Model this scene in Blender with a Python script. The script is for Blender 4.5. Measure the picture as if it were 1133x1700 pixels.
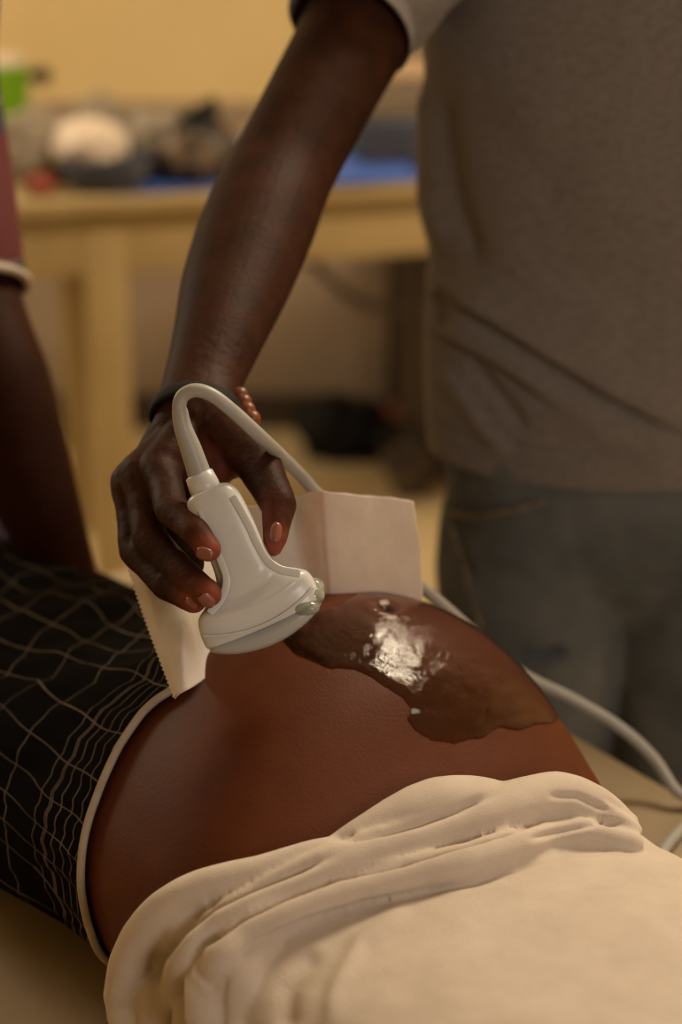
import bpy, bmesh, math, random
import numpy as np
from mathutils import Vector, Matrix, noise
from mathutils.bvhtree import BVHTree

random.seed(4)
for o in list(bpy.data.objects):
    bpy.data.objects.remove(o)
SC = bpy.context.scene
COL = SC.collection

# ------------------------------------------------------------------ camera
F = 3400.0
PITCH = math.radians(22.0)
CAM = Vector((0, 0, 1.53))
FW = Vector((0, math.cos(PITCH), -math.sin(PITCH)))
UP = Vector((0, math.sin(PITCH), math.cos(PITCH)))
RT = Vector((1, 0, 0))
cd = bpy.data.cameras.new('camera')
cam = bpy.data.objects.new('camera', cd)
COL.objects.link(cam)
cam.location = CAM
cam.rotation_euler = (math.pi / 2 - PITCH, 0, 0)
cd.sensor_fit = 'VERTICAL'
cd.sensor_height = 36.0
cd.sensor_width = 24.0
cd.lens = 72.0
cd.clip_start = 0.02
cd.dof.use_dof = True
cd.dof.focus_distance = 1.29
cd.dof.aperture_fstop = 3.2
SC.camera = cam

# ------------------------------------------------------------------ world, lights, exposure
w = bpy.data.worlds.new('world')
SC.world = w
w.use_nodes = True
w.node_tree.nodes['Background'].inputs[0].default_value = (1.0, 0.75, 0.5, 1)
w.node_tree.nodes['Background'].inputs[1].default_value = 0.02
SC.view_settings.view_transform = 'Standard'
SC.view_settings.look = 'None'
SC.view_settings.gamma = 1
SC.view_settings.use_curve_mapping = False
SC.view_settings.exposure = -0.14


def area(name, loc, target, sx, sy, power, color):
    l = bpy.data.lights.new(name, 'AREA')
    l.shape = 'RECTANGLE'
    l.size = sx
    l.size_y = sy
    l.energy = power
    l.color = color
    o = bpy.data.objects.new(name, l)
    COL.objects.link(o)
    o.location = loc
    o.rotation_euler = (Vector(target) - Vector(loc)).to_track_quat('-Z', 'Y').to_euler()
    return o


area('ceiling_lamp_light', (0.92, 2.36, 2.62), (0.65, 2.2, 0), 0.56, 0.70, 62, (1.0, 0.80, 0.55))
area('room_lamp_light', (1.35, -0.95, 1.95), (0.1, 1.5, 0.95), 0.7, 0.7, 18.5, (1.0, 0.90, 0.82))
area('wall_fill_light', (-2.24, 3.3, 1.75), (0.2, 3.9, 1.0), 0.9, 1.0, 30, (1.0, 0.84, 0.60))  # added fill from the left that washes the back wall and table


# ------------------------------------------------------------------ helpers
def cp(px, py, D):
    """point of the place seen at photo pixel px,py at distance D along the view axis"""
    return CAM + FW * D + RT * ((px - 566.5) / F * D) - UP * ((py - 850.0) / F * D)


def cpy(px, py, Y):
    d = FW + RT * ((px - 566.5) / F) - UP * ((py - 850.0) / F)
    return CAM + d * (Y / d.y)


def cpz(px, py, z):
    d = FW + RT * ((px - 566.5) / F) - UP * ((py - 850.0) / F)
    return CAM + d * ((z - CAM.z) / d.z)


def proj(p):
    v = Vector(p) - CAM
    D = v.dot(FW)
    return 566.5 + F * v.dot(RT) / D, 850 - F * v.dot(UP) / D


def cr(pts, n):
    """Catmull-Rom resample of a list of equal-length tuples to n samples"""
    P = np.array([list(p) for p in pts], float)
    m = len(P)
    if m == 2:
        return [P[0] + (P[1] - P[0]) * k / (n - 1) for k in range(n)]
    E = np.vstack([2 * P[0] - P[1], P, 2 * P[-1] - P[-2]])
    out = []
    for k in range(n):
        x = k / (n - 1) * (m - 1)
        i = min(int(x), m - 2)
        f = x - i
        a, b, c, d = E[i], E[i + 1], E[i + 2], E[i + 3]
        out.append(0.5 * ((2 * b) + (c - a) * f + (2 * a - 5 * b + 4 * c - d) * f * f + (3 * b - a - 3 * c + d) * f ** 3))
    return out


def interp(x, xs, ys):
    return float(np.interp(x, xs, ys))


def smooth_table(tab, n=120):
    """list of (x, a, b, ...) -> dense smooth arrays"""
    tab = sorted(tab)
    arr = np.array(cr(tab, n))
    return arr


class MB:
    def __init__(s):
        s.v = []
        s.f = []
        s.uv = []

    def vert(s, p, uv=(0, 0)):
        s.v.append(tuple(p))
        s.uv.append(uv)
        return len(s.v) - 1

    def rings(s, rings, closed=True, caps=True, uvs=None):
        base = []
        for ri, r in enumerate(rings):
            base.append([s.vert(p, uvs[ri][k] if uvs else (0, 0)) for k, p in enumerate(r)])
        n = len(rings[0])
        for i in range(len(rings) - 1):
            for k in range(n if closed else n - 1):
                k2 = (k + 1) % n
                s.f.append((base[i][k], base[i][k2], base[i + 1][k2], base[i + 1][k]))
        if caps and closed:
            for r, flip in ((base[0], True), (base[-1], False)):
                c = Vector((0, 0, 0))
                for k in r:
                    c += Vector(s.v[k])
                ci = s.vert(c / n, s.uv[r[0]])
                for k in range(n):
                    a, b = r[k], r[(k + 1) % n]
                    s.f.append((ci, b, a) if flip else (ci, a, b))
        return s

    def tube(s, pts, rad, n=16, seg=None, ref=None, round_ends=True, smooth=True, caps=True):
        """pts: Vectors; rad: list of r or (ra, rb); ref: direction that rb measures along"""
        R = [(r, r) if not isinstance(r, (tuple, list)) else tuple(r) for r in rad]
        rows = [tuple(p) + r for p, r in zip(pts, R)]
        if smooth and len(rows) > 2:
            seg = seg or len(rows) * 6
            rows = cr(rows, seg)
        P = [Vector(r[:3]) for r in rows]
        R = [(max(r[3], 1e-4), max(r[4], 1e-4)) for r in rows]
        m = len(P)
        T = []
        for i in range(m):
            t = P[min(i + 1, m - 1)] - P[max(i - 1, 0)]
            T.append(t.normalized())
        if ref is None:
            ref = Vector((0, 0, 1)) if abs(T[0].z) < 0.8 else Vector((0, 1, 0))
        N = []
        b = ref
        for i in range(m):
            b = b - T[i] * b.dot(T[i])
            b.normalize()
            N.append(b.copy())
        rr = []

        def ring(c, t, nb, ra, rb):
            na = t.cross(nb)
            return [c + na * (math.cos(a) * ra) + nb * (math.sin(a) * rb) for a in [2 * math.pi * k / n for k in range(n)]]
        if round_ends:
            r0 = min(R[0])
            for a in (75, 50, 25):
                ca, sa = math.cos(math.radians(a)), math.sin(math.radians(a))
                rr.append(ring(P[0] - T[0] * r0 * sa, T[0], N[0], R[0][0] * ca, R[0][1] * ca))
        for i in range(m):
            rr.append(ring(P[i], T[i], N[i], *R[i]))
        if round_ends:
            r0 = min(R[-1])
            for a in (25, 50, 75):
                ca, sa = math.cos(math.radians(a)), math.sin(math.radians(a))
                rr.append(ring(P[-1] + T[-1] * r0 * sa, T[-1], N[-1], R[-1][0] * ca, R[-1][1] * ca))
        return s.rings(rr, caps=caps)

    def ell(s, c, r, rot=None, nu=24, nv=14, fn=None):
        rr = []
        c = Vector(c)
        for j in range(1, nv):
            ph = math.pi * j / nv - math.pi / 2
            row = []
            for k in range(nu):
                th = 2 * math.pi * k / nu
                d = Vector((math.cos(ph) * math.cos(th), math.cos(ph) * math.sin(th), math.sin(ph)))
                m = fn(d) if fn else 1
                p = Vector((d.x * r[0] * m, d.y * r[1] * m, d.z * r[2] * m))
                if rot is not None:
                    p = rot @ p
                row.append(c + p)
            rr.append(row)
        return s.rings(rr)

    def box(s, c, d, rot=None, bev=0.0):
        c = Vector(c)
        hx, hy, hz = d[0] / 2, d[1] / 2, d[2] / 2
        bm = bmesh.new()
        bmesh.ops.create_cube(bm, size=1)
        for v in bm.verts:
            v.co = Vector((v.co.x * d[0], v.co.y * d[1], v.co.z * d[2]))
        if bev > 0:
            bmesh.ops.bevel(bm, geom=bm.edges[:], offset=bev, segments=3, affect='EDGES', profile=0.5)
        o = len(s.v)
        bm.verts.ensure_lookup_table()
        for v in bm.verts:
            p = v.co
            if rot is not None:
                p = rot @ p
            s.vert(c + p)
        for f in bm.faces:
            s.f.append(tuple(o + v.index for v in f.verts))
        bm.free()
        return s

    def mesh(s, name='m', smooth=True):
        me = bpy.data.meshes.new(name)
        me.from_pydata(s.v, [], s.f)
        me.validate()
        bm = bmesh.new()
        bm.from_mesh(me)
        bmesh.ops.recalc_face_normals(bm, faces=bm.faces[:])
        bm.to_mesh(me)
        bm.free()
        if any(u != (0, 0) for u in s.uv):
            ul = me.uv_layers.new(name='uv')
            for l in me.loops:
                ul.data[l.index].uv = s.uv[l.vertex_index]
        if smooth:
            for p in me.polygons:
                p.use_smooth = True
        return me


def obj(name, me, mat, parent=None, smooth=True):
    if isinstance(me, MB):
        me = me.mesh(name, smooth)
    me.name = name
    o = bpy.data.objects.new(name, me)
    COL.objects.link(o)
    me.materials.clear()
    me.materials.append(mat)
    if parent is not None:
        o.parent = parent
        o.matrix_parent_inverse = parent.matrix_world.inverted() if parent.type != 'EMPTY' else Matrix.Translation(-parent.location)
    return o


def tag(o, label=None, cat=None, group=None, kind=None):
    if label:
        o['label'] = label
    if cat:
        o['category'] = cat
    if group:
        o['group'] = group
    if kind:
        o['kind'] = kind
    return o


def empty(name, loc, label, cat, group=None):
    o = bpy.data.objects.new(name, None)
    o.empty_display_size = 0.05
    COL.objects.link(o)
    o.location = loc
    return tag(o, label, cat, group)


def fuse(mb, voxel, iters=4, fac=0.5):
    """voxel-fuse overlapping closed shapes into one continuous skin"""
    me = mb.mesh('tmp') if isinstance(mb, MB) else mb
    o = bpy.data.objects.new('tmp', me)
    COL.objects.link(o)
    m = o.modifiers.new('r', 'REMESH')
    m.mode = 'VOXEL'
    m.voxel_size = voxel
    m.use_smooth_shade = True
    if iters:
        s = o.modifiers.new('s', 'SMOOTH')
        s.iterations = iters
        s.factor = fac
    dg = bpy.context.evaluated_depsgraph_get()
    res = bpy.data.meshes.new_from_object(o.evaluated_get(dg))
    bpy.data.objects.remove(o)
    for p in res.polygons:
        p.use_smooth = True
    return res


def smooth_mesh(me, iters):
    bm = bmesh.new()
    bm.from_mesh(me)
    for _ in range(iters):
        bmesh.ops.smooth_vert(bm, verts=bm.verts[:], factor=0.5, use_axis_x=True, use_axis_y=True, use_axis_z=True)
    bm.to_mesh(me)
    bm.free()
    for p in me.polygons:
        p.use_smooth = True
    return me


def displace(me, fn):
    """move each vertex along its normal by fn(co, no)"""
    nor = [v.normal.copy() for v in me.vertices]
    for v, n in zip(me.vertices, nor):
        v.co = v.co + n * fn(v.co, n)
    me.update()
    return me


def seg_dist(px, py, line):
    best = 1e9
    bt = 0
    side = 1
    L = 0
    tot = 0
    for (x0, y0), (x1, y1) in zip(line[:-1], line[1:]):
        dx, dy = x1 - x0, y1 - y0
        l2 = dx * dx + dy * dy
        l = math.sqrt(l2)
        f = max(0, min(1, ((px - x0) * dx + (py - y0) * dy) / l2))
        d = math.hypot(px - x0 - dx * f, py - y0 - dy * f)
        if d < best:
            best = d
            bt = tot + f * l
            side = 1 if (dx * (py - y0) - dy * (px - x0)) > 0 else -1
        tot += l
    return best * side, bt / tot


def fold_fn(folds):
    """folds: (polyline, width_px, amplitude_m, kind) kind 'r' ridge/groove, 's' step (one side bulges over)"""
    prep = []
    for line, wd, am, kind in folds:
        xs = [p[0] for p in line]
        ys = [p[1] for p in line]
        prep.append((line, wd, am, kind, min(xs) - 4 * wd, max(xs) + 4 * wd, min(ys) - 4 * wd, max(ys) + 4 * wd))

    def fn(co, no):
        px, py = proj(co)
        s = 0
        for line, wd, am, kind, x0, x1, y0, y1 in prep:
            if x0 < px < x1 and y0 < py < y1:
                d, t = seg_dist(px, py, line)
                fade = min(1, t * 5, (1 - t) * 5)
                fade = fade * fade * (3 - 2 * fade)
                if kind == 'r':
                    s += am * math.exp(-(d / wd) ** 2) * fade
                else:
                    a = -d / wd      # positive above the line
                    if a > 0:
                        s += am * math.exp(-(a / 3.0) ** 2) * fade * min(1, a * 2)
                    else:
                        s += -am * 0.5 * math.exp(-(a / 0.7) ** 2) * fade
        return s
    return fn


# ------------------------------------------------------------------ materials
def nodes_of(m):
    m.use_nodes = True
    nt = m.node_tree
    return nt, nt.nodes, nt.links, nt.nodes['Principled BSDF']


def mat(name, col, rough=0.6, col2=None, scale=20, detail=4, bump=0.0, bscale=200, spec=0.5, metal=0.0,
        sss=0.0, sheen=0.0, coat=0.0, stretch=None, lo=0.35, hi=0.65, bdist=0.001, trans=0.0):
    m = bpy.data.materials.new(name)
    nt, N, L, b = nodes_of(m)
    b.inputs['Base Color'].default_value = (*col, 1)
    b.inputs['Roughness'].default_value = rough
    b.inputs['Metallic'].default_value = metal
    b.inputs['Specular IOR Level'].default_value = spec
    if trans:
        b.inputs['Transmission Weight'].default_value = trans
    if sheen:
        b.inputs['Sheen Weight'].default_value = sheen
    if coat:
        b.inputs['Coat Weight'].default_value = coat
        b.inputs['Coat Roughness'].default_value = 0.2
    if sss:
        b.inputs['Subsurface Weight'].default_value = sss
        b.inputs['Subsurface Radius'].default_value = (0.6, 0.2, 0.1)
        b.inputs['Subsurface Scale'].default_value = 0.012
    tc = N.new('ShaderNodeTexCoord')
    mp = N.new('ShaderNodeMapping')
    L.new(tc.outputs['Object'], mp.inputs[0])
    if stretch:
        mp.inputs['Scale'].default_value = stretch
    if col2 is not None:
        n = N.new('ShaderNodeTexNoise')
        n.inputs['Scale'].default_value = scale
        n.inputs['Detail'].default_value = detail
        n.inputs['Roughness'].default_value = 0.6
        L.new(mp.outputs[0], n.inputs[0])
        r = N.new('ShaderNodeValToRGB')
        r.color_ramp.elements[0].position = lo
        r.color_ramp.elements[1].position = hi
        r.color_ramp.elements[0].color = (*col, 1)
        r.color_ramp.elements[1].color = (*col2, 1)
        L.new(n.outputs[0], r.inputs[0])
        L.new(r.outputs[0], b.inputs['Base Color'])
        m['ramp'] = r.name
    if bump:
        n2 = N.new('ShaderNodeTexNoise')
        n2.inputs['Scale'].default_value = bscale
        n2.inputs['Detail'].default_value = 3
        L.new(mp.outputs[0], n2.inputs[0])
        bp = N.new('ShaderNodeBump')
        bp.inputs['Strength'].default_value = bump
        bp.inputs['Distance'].default_value = bdist
        L.new(n2.outputs[0], bp.inputs['Height'])
        L.new(bp.outputs[0], b.inputs['Normal'])
    return m


def tint_by_attribute(m, attr, col):
    nt, N, L, b = nodes_of(m)
    a = N.new('ShaderNodeAttribute')
    a.attribute_name = attr
    mx = N.new('ShaderNodeMix')
    mx.data_type = 'RGBA'
    L.new(a.outputs['Fac'], mx.inputs[0])
    src = b.inputs['Base Color'].links[0].from_socket if b.inputs['Base Color'].links else None
    if src:
        L.new(src, mx.inputs[6])
    else:
        mx.inputs[6].default_value = b.inputs['Base Color'].default_value
    mx.inputs[7].default_value = (*col, 1)
    L.new(mx.outputs[2], b.inputs['Base Color'])


M = {}
M['skin_p'] = mat('patient_skin', (0.076, 0.0185, 0.0058), 0.55, (0.102, 0.027, 0.0088), 14, 5, 0.2, 420, spec=0.14, sss=0.10)
M['skin_m'] = mat('man_skin', (0.024, 0.0074, 0.0036), 0.58, (0.043, 0.0135, 0.0064), 45, 5, 0.45, 330, spec=0.12, sss=0.06)
tint_by_attribute(M['skin_m'], 'palm_tint', (0.24, 0.065, 0.040))
M['skin_h'] = mat('helper_skin', (0.022, 0.006, 0.003), 0.65, (0.032, 0.009, 0.0045), 20, 4, spec=0.08)
M['nail'] = mat('fingernail', (0.24, 0.080, 0.060), 0.35, (0.20, 0.066, 0.050), 60, 2, coat=0.3)
M['grey_knit'] = mat('grey_knit', (0.135, 0.123, 0.119), 0.95, (0.215, 0.200, 0.194), 160, 6, 0.5, 900, spec=0.1, sheen=0.15,
                     stretch=(1, 1, 2.2), lo=0.3, hi=0.7)
M['denim'] = mat('denim', (0.056, 0.066, 0.074), 0.9, (0.165, 0.182, 0.188), 7, 8, 0.5, 700, spec=0.15, lo=0.3, hi=0.72)
M['denim_dark'] = mat('denim_seam', (0.10, 0.09, 0.07), 0.9, (0.26, 0.20, 0.14), 90, 3)
M['white_knit'] = mat('white_knit', (0.54, 0.475, 0.415), 0.92, (0.60, 0.53, 0.465), 30, 4, 0.35, 900, spec=0.12, sheen=0.1)
M['paper'] = mat('tissue_paper', (0.62, 0.555, 0.50), 0.9, (0.68, 0.61, 0.555), 40, 3, 0.3, 300, spec=0.2, sss=0.15)
M['shell'] = mat('probe_shell', (0.62, 0.655, 0.69), 0.36, (0.57, 0.60, 0.63), 9, 3, 0.02, 120, spec=0.5, coat=0.25)
M['lens'] = mat('probe_lens', (0.33, 0.36, 0.37), 0.35, (0.38, 0.40, 0.41), 12, 2, coat=0.4)
M['cable'] = mat('cable_rubber', (0.33, 0.335, 0.33), 0.42, (0.36, 0.365, 0.355), 30, 2, spec=0.45)
M['vinyl'] = mat('couch_vinyl', (0.30, 0.235, 0.15), 0.5, (0.34, 0.265, 0.17), 12, 4, 0.15, 260)
M['steel'] = mat('painted_steel', (0.35, 0.33, 0.3), 0.4, (0.3, 0.28, 0.25), 10, 2)
M['wall'] = mat('yellow_wall', (0.62, 0.475, 0.235), 0.85, (0.67, 0.52, 0.265), 2.2, 4, 0.05, 60)
M['wall_low'] = mat('grey_brown_wall', (0.27, 0.20, 0.14), 0.8, (0.31, 0.235, 0.165), 4, 4, 0.05, 60)  # grey-brown tone for the lower back wall and strip
M['floor'] = mat('cream_floor', (0.52, 0.40, 0.22), 0.6, (0.60, 0.47, 0.27), 3, 5, 0.05, 80)
M['ceil'] = mat('ceiling_white', (0.7, 0.64, 0.52), 0.9, (0.73, 0.67, 0.55), 3, 2)
M['cream'] = mat('cream_paint', (0.33, 0.245, 0.115), 0.55, (0.37, 0.28, 0.135), 8, 4, 0.08, 50)
M['bluesheet'] = mat('blue_plastic', (0.05, 0.11, 0.42), 0.35, (0.06, 0.135, 0.5), 6, 3, 0.2, 30)
M['paleplastic'] = mat('pale_plastic', (0.80, 0.68, 0.58), 0.45, (0.66, 0.55, 0.45), 22, 4, 0.6, 60, bdist=0.004)
M['navy'] = mat('navy_plastic', (0.028, 0.034, 0.055), 0.4, (0.05, 0.055, 0.08), 14, 4)
M['black'] = mat('black_plastic', (0.005, 0.005, 0.005), 0.6, (0.011, 0.010, 0.009), 18, 4, 0.4, 40, spec=0.15, bdist=0.004)
M['brownbag'] = mat('brown_bag', (0.030, 0.020, 0.016), 0.5, (0.23, 0.165, 0.11), 16, 5, 0.5, 60, lo=0.48, hi=0.72, bdist=0.004)
M['green'] = mat('green_plastic', (0.16, 0.36, 0.006), 0.4, (0.19, 0.42, 0.008), 8, 3)
M['red'] = mat('red_plastic', (0.28, 0.045, 0.026), 0.5, (0.22, 0.04, 0.022), 14, 3)
M['greybag'] = mat('grey_bag', (0.20, 0.165, 0.12), 0.5, (0.32, 0.27, 0.20), 16, 4, 0.5, 50, bdist=0.004)
M['beige'] = mat('beige_cardboard', (0.50, 0.36, 0.22), 0.7, (0.55, 0.40, 0.25), 10, 3)
M['taupe'] = mat('taupe_plastic', (0.15, 0.115, 0.08), 0.6, (0.18, 0.14, 0.10), 10, 3)
M['darkwood'] = mat('dark_wood', (0.035, 0.024, 0.016), 0.5, (0.055, 0.038, 0.024), 12, 5, stretch=(4, 4, 0.5))
M['duct'] = mat('dark_cable', (0.05, 0.042, 0.035), 0.5, (0.06, 0.05, 0.04), 10, 2)
M['amber'] = mat('amber_bead', (0.20, 0.055, 0.014), 0.4, (0.13, 0.035, 0.010), 40, 2, coat=0.1)
M['blackrub'] = mat('black_rubber', (0.007, 0.007, 0.007), 0.7, (0.012, 0.012, 0.012), 30, 2, spec=0.15)
M['purple'] = mat('purple_cloth', (0.035, 0.018, 0.05), 0.9, (0.05, 0.028, 0.065), 20, 4)
M['whitetrim'] = mat('white_trim', (0.42, 0.36, 0.30), 0.8, (0.47, 0.40, 0.33), 60, 2)
M['piping'] = mat('off_white_piping', (0.36, 0.30, 0.24), 0.85, (0.42, 0.35, 0.28), 80, 3)
M['lamp'] = bpy.data.materials.new('lamp_diffuser')
nt, N, L, b = nodes_of(M['lamp'])
b.inputs['Emission Color'].default_value = (1, 0.85, 0.62, 1)
b.inputs['Emission Strength'].default_value = 4

# dark blouse sleeve of the helper: navy with red and grey patches
m = bpy.data.materials.new('patterned_blouse')
nt, N, L, b = nodes_of(m)
b.inputs['Roughness'].default_value = 0.85
tc = N.new('ShaderNodeTexCoord')
sx = N.new('ShaderNodeSeparateXYZ')
L.new(tc.outputs['Object'], sx.inputs[0])
nz = N.new('ShaderNodeTexNoise')
nz.inputs['Scale'].default_value = 9
nz.inputs['Detail'].default_value = 1
L.new(tc.outputs['Object'], nz.inputs[0])
ad = N.new('ShaderNodeMath')
ad.operation = 'MULTIPLY_ADD'
ad.inputs[1].default_value = 0.09
L.new(nz.outputs[0], ad.inputs[0])
L.new(sx.outputs['Z'], ad.inputs[2])
rp = N.new('ShaderNodeValToRGB')
rp.color_ramp.interpolation = 'CONSTANT'
mr = N.new('ShaderNodeMapRange')
mr.inputs['From Min'].default_value = 1.045
mr.inputs['From Max'].default_value = 1.245
L.new(ad.outputs[0], mr.inputs[0])
L.new(mr.outputs[0], rp.inputs[0])
els = [(0.0, (0.014, 0.012, 0.016)), (0.16, (0.045, 0.034, 0.024)), (0.25, (0.012, 0.010, 0.016)), (0.31, (0.09, 0.07, 0.075)),
       (0.325, (0.075, 0.0035, 0.007)), (0.76, (0.022, 0.016, 0.032)), (0.88, (0.16, 0.13, 0.13)), (0.895, (0.02, 0.014, 0.028))]
while len(rp.color_ramp.elements) < len(els):
    rp.color_ramp.elements.new(0.5)
for e, (p, c) in zip(rp.color_ramp.elements, els):
    e.position = p
    e.color = (*c, 1)
L.new(rp.outputs[0], b.inputs['Base Color'])
M['blouse'] = m

# black skirt cloth with thin off-white grid lines (uv in metres: u along the body, v around it)
m = bpy.data.materials.new('black_grid_cloth')
nt, N, L, b = nodes_of(m)
b.inputs['Roughness'].default_value = 0.9
b.inputs['Specular IOR Level'].default_value = 0.03
uvn = N.new('ShaderNodeUVMap')
uvn.uv_map = 'uv'
sx = N.new('ShaderNodeSeparateXYZ')
L.new(uvn.outputs[0], sx.inputs[0])
nz = N.new('ShaderNodeTexNoise')
nz.inputs['Scale'].default_value = 9
nz.inputs['Detail'].default_value = 1
L.new(uvn.outputs[0], nz.inputs[0])
sn = N.new('ShaderNodeSeparateColor')
L.new(nz.outputs['Color'], sn.inputs[0])


def mth(op, a, b2=None, c=None):
    n = N.new('ShaderNodeMath')
    n.operation = op
    for i, x in enumerate((a, b2, c)):
        if x is None:
            continue
        if isinstance(x, (int, float)):
            n.inputs[i].default_value = x
        else:
            L.new(x, n.inputs[i])
    return n.outputs[0]


u = mth('MULTIPLY_ADD', sn.outputs[0], 0.026, sx.outputs[0])
v = mth('MULTIPLY_ADD', sn.outputs[1], 0.040, sx.outputs[1])


def lines(x, per, off, wid):
    f = mth('FRACT', mth('DIVIDE', mth('ADD', x, off), per))
    d = mth('ABSOLUTE', mth('SUBTRACT', f, 0.5))
    return mth('LESS_THAN', d, wid / per / 2)


near = mth('LESS_THAN', sx.outputs[0], 0.052)
l1 = mth('MULTIPLY', lines(u, 0.0095, 0.0, 0.0009), near)
l2 = lines(u, 0.047, 0.02, 0.0009)
l3 = lines(v, 0.031, 0.0, 0.0009)
mk = mth('MAXIMUM', mth('MAXIMUM', l1, l2), l3)
# thin uneven printing of the lines
nz2 = N.new('ShaderNodeTexNoise')
nz2.inputs['Scale'].default_value = 30
L.new(uvn.outputs[0], nz2.inputs[0])
mk = mth('MULTIPLY', mk, mth('MULTIPLY_ADD', nz2.outputs[0], 0.9, 0.15))
mx = N.new('ShaderNodeMix')
mx.data_type = 'RGBA'
L.new(mk, mx.inputs[0])
mx.inputs[6].default_value = (0.0042, 0.0036, 0.0034, 1)
mx.inputs[7].default_value = (0.26, 0.215, 0.18, 1)
L.new(mx.outputs[2], b.inputs['Base Color'])
M['grid'] = m

# clear gel: reflection over see-through
m = bpy.data.materials.new('clear_gel')
nt, N, L, b = nodes_of(m)
N.remove(b)
out = N['Material Output']
fr = N.new('ShaderNodeFresnel')
fr.inputs['IOR'].default_value = 1.38
gl = N.new('ShaderNodeBsdfGlossy')
gl.inputs['Roughness'].default_value = 0.045
tc = N.new('ShaderNodeTexCoord')
mp = N.new('ShaderNodeMapping')
mp.inputs['Scale'].default_value = (0.35, 1.6, 1.0)
L.new(tc.outputs['Object'], mp.inputs[0])
nz = N.new('ShaderNodeTexNoise')
nz.inputs['Scale'].default_value = 760
nz.inputs['Detail'].default_value = 2
L.new(mp.outputs[0], nz.inputs[0])
bp = N.new('ShaderNodeBump')
bp.inputs['Strength'].default_value = 0.36
bp.inputs['Distance'].default_value = 0.0006
L.new(nz.outputs[0], bp.inputs['Height'])
L.new(bp.outputs[0], gl.inputs['Normal'])
L.new(bp.outputs[0], fr.inputs['Normal'])
tr = N.new('ShaderNodeBsdfTransparent')
tr.inputs[0].default_value = (1.0, 0.97, 0.94, 1)
mx = N.new('ShaderNodeMixShader')
L.new(fr.outputs[0], mx.inputs[0])
L.new(tr.outputs[0], mx.inputs[1])
L.new(gl.outputs[0], mx.inputs[2])
L.new(mx.outputs[0], out.inputs[0])
M['gel'] = m

# ------------------------------------------------------------------ the room
XL, XR, YB, YF, ZC = -2.3, 2.3, 4.3, -1.6, 2.75


def wall_box(name, c, d, m):
    return tag(obj(name, MB().box(c, d), m, smooth=False), kind='structure')


wall_box('floor', ((XL + XR) / 2, (YB + YF) / 2, -0.05), (XR - XL + .2, YB - YF + .2, 0.1), M['floor'])
wall_box('ceiling', ((XL + XR) / 2, (YB + YF) / 2, ZC + 0.05), (XR - XL + .2, YB - YF + .2, 0.1), M['ceil'])
wall_box('wall_back', ((XL + XR) / 2, YB + 0.05, (ZC + 0.72) / 2), (XR - XL, 0.1, ZC - 0.72), M['wall'])
wall_box('wall_back_lower', ((XL + XR) / 2, YB + 0.045, 0.36), (XR - XL, 0.11, 0.72), M['wall_low'])  # lower part of the back wall, greyer than the upper part
wall_box('wall_left', (XL - 0.05, (YB + YF) / 2, ZC / 2), (0.1, YB - YF, ZC), M['wall'])
wall_box('wall_right', (XR + 0.05, (YB + YF) / 2, ZC / 2), (0.1, YB - YF, ZC), M['wall'])
wall_box('wall_front', ((XL + XR) / 2, YF - 0.05, ZC / 2), (XR - XL, 0.1, ZC), M['wall'])
wall_box('baseboard_back', ((XL + XR) / 2, YB - 0.018, 0.04), (XR - XL, 0.016, 0.08), M['darkwood'])
wn = tag(obj('added_glow_panel_1', MB().box((XL + 0.004, 3.3, 1.75), (0.03, 0.94, 1.04)), M['lamp'], smooth=False), kind='structure')  # glowing panel added on the left wall to brighten the back wall
for c_, d_ in (((XL + .02, 3.3, 2.30), (.06, 1.1, .07)), ((XL + .02, 3.3, 1.20), (.06, 1.1, .07)), ((XL + .02, 2.79, 1.75), (.06, .07, 1.1)), ((XL + .02, 3.81, 1.75), (.06, .07, 1.1))):
    obj('added_panel_frame', MB().box(c_, d_, bev=.004), M['cream'], wn)  # frame around the added glowing panel
lp = empty('ceiling_lamp', (0.92, 2.36, ZC), 'rectangular ceiling lamp in front of the cream table', 'lamp')
obj('lamp_housing', MB().box((0.92, 2.36, ZC - 0.03), (0.62, 0.76, 0.058), bev=0.008), M['ceil'], lp)
obj('diffuser', MB().box((0.92, 2.36, ZC - 0.068), (0.56, 0.70, 0.016), bev=0.004), M['lamp'], lp)

# ------------------------------------------------------------------ examination couch
A = Vector((-0.588, 0.809, 0))     # along the couch, from the patient's head to her feet
NN = Vector((0.809, 0.588, 0))     # across the couch, away from the camera
ROT = Matrix(((A.x, NN.x, 0), (A.y, NN.y, 0), (0, 0, 1)))


def L2W(s, t, z):
    return A * s + NN * t + Vector((0, 0, z))


CZ = 0.72
ct = empty('examination_couch', L2W(1.0, 0.755, 0), 'beige vinyl examination couch under the lying patient', 'couch')
obj('mattress', MB().box(L2W(0.90, 0.755, CZ - 0.04), (1.48, 0.60, 0.08), ROT, 0.018), M['vinyl'], ct)
obj('bed_frame', MB().box(L2W(0.90, 0.755, CZ - 0.105), (1.43, 0.56, 0.045), ROT, 0.005), M['steel'], ct)
for s in (0.25, 1.55):
    for t in (0.51, 1.0):
        obj('leg', MB().box(L2W(s, t, (CZ - 0.128) / 2), (0.05, 0.05, CZ - 0.128), ROT, 0.006), M['steel'], ct)

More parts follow.
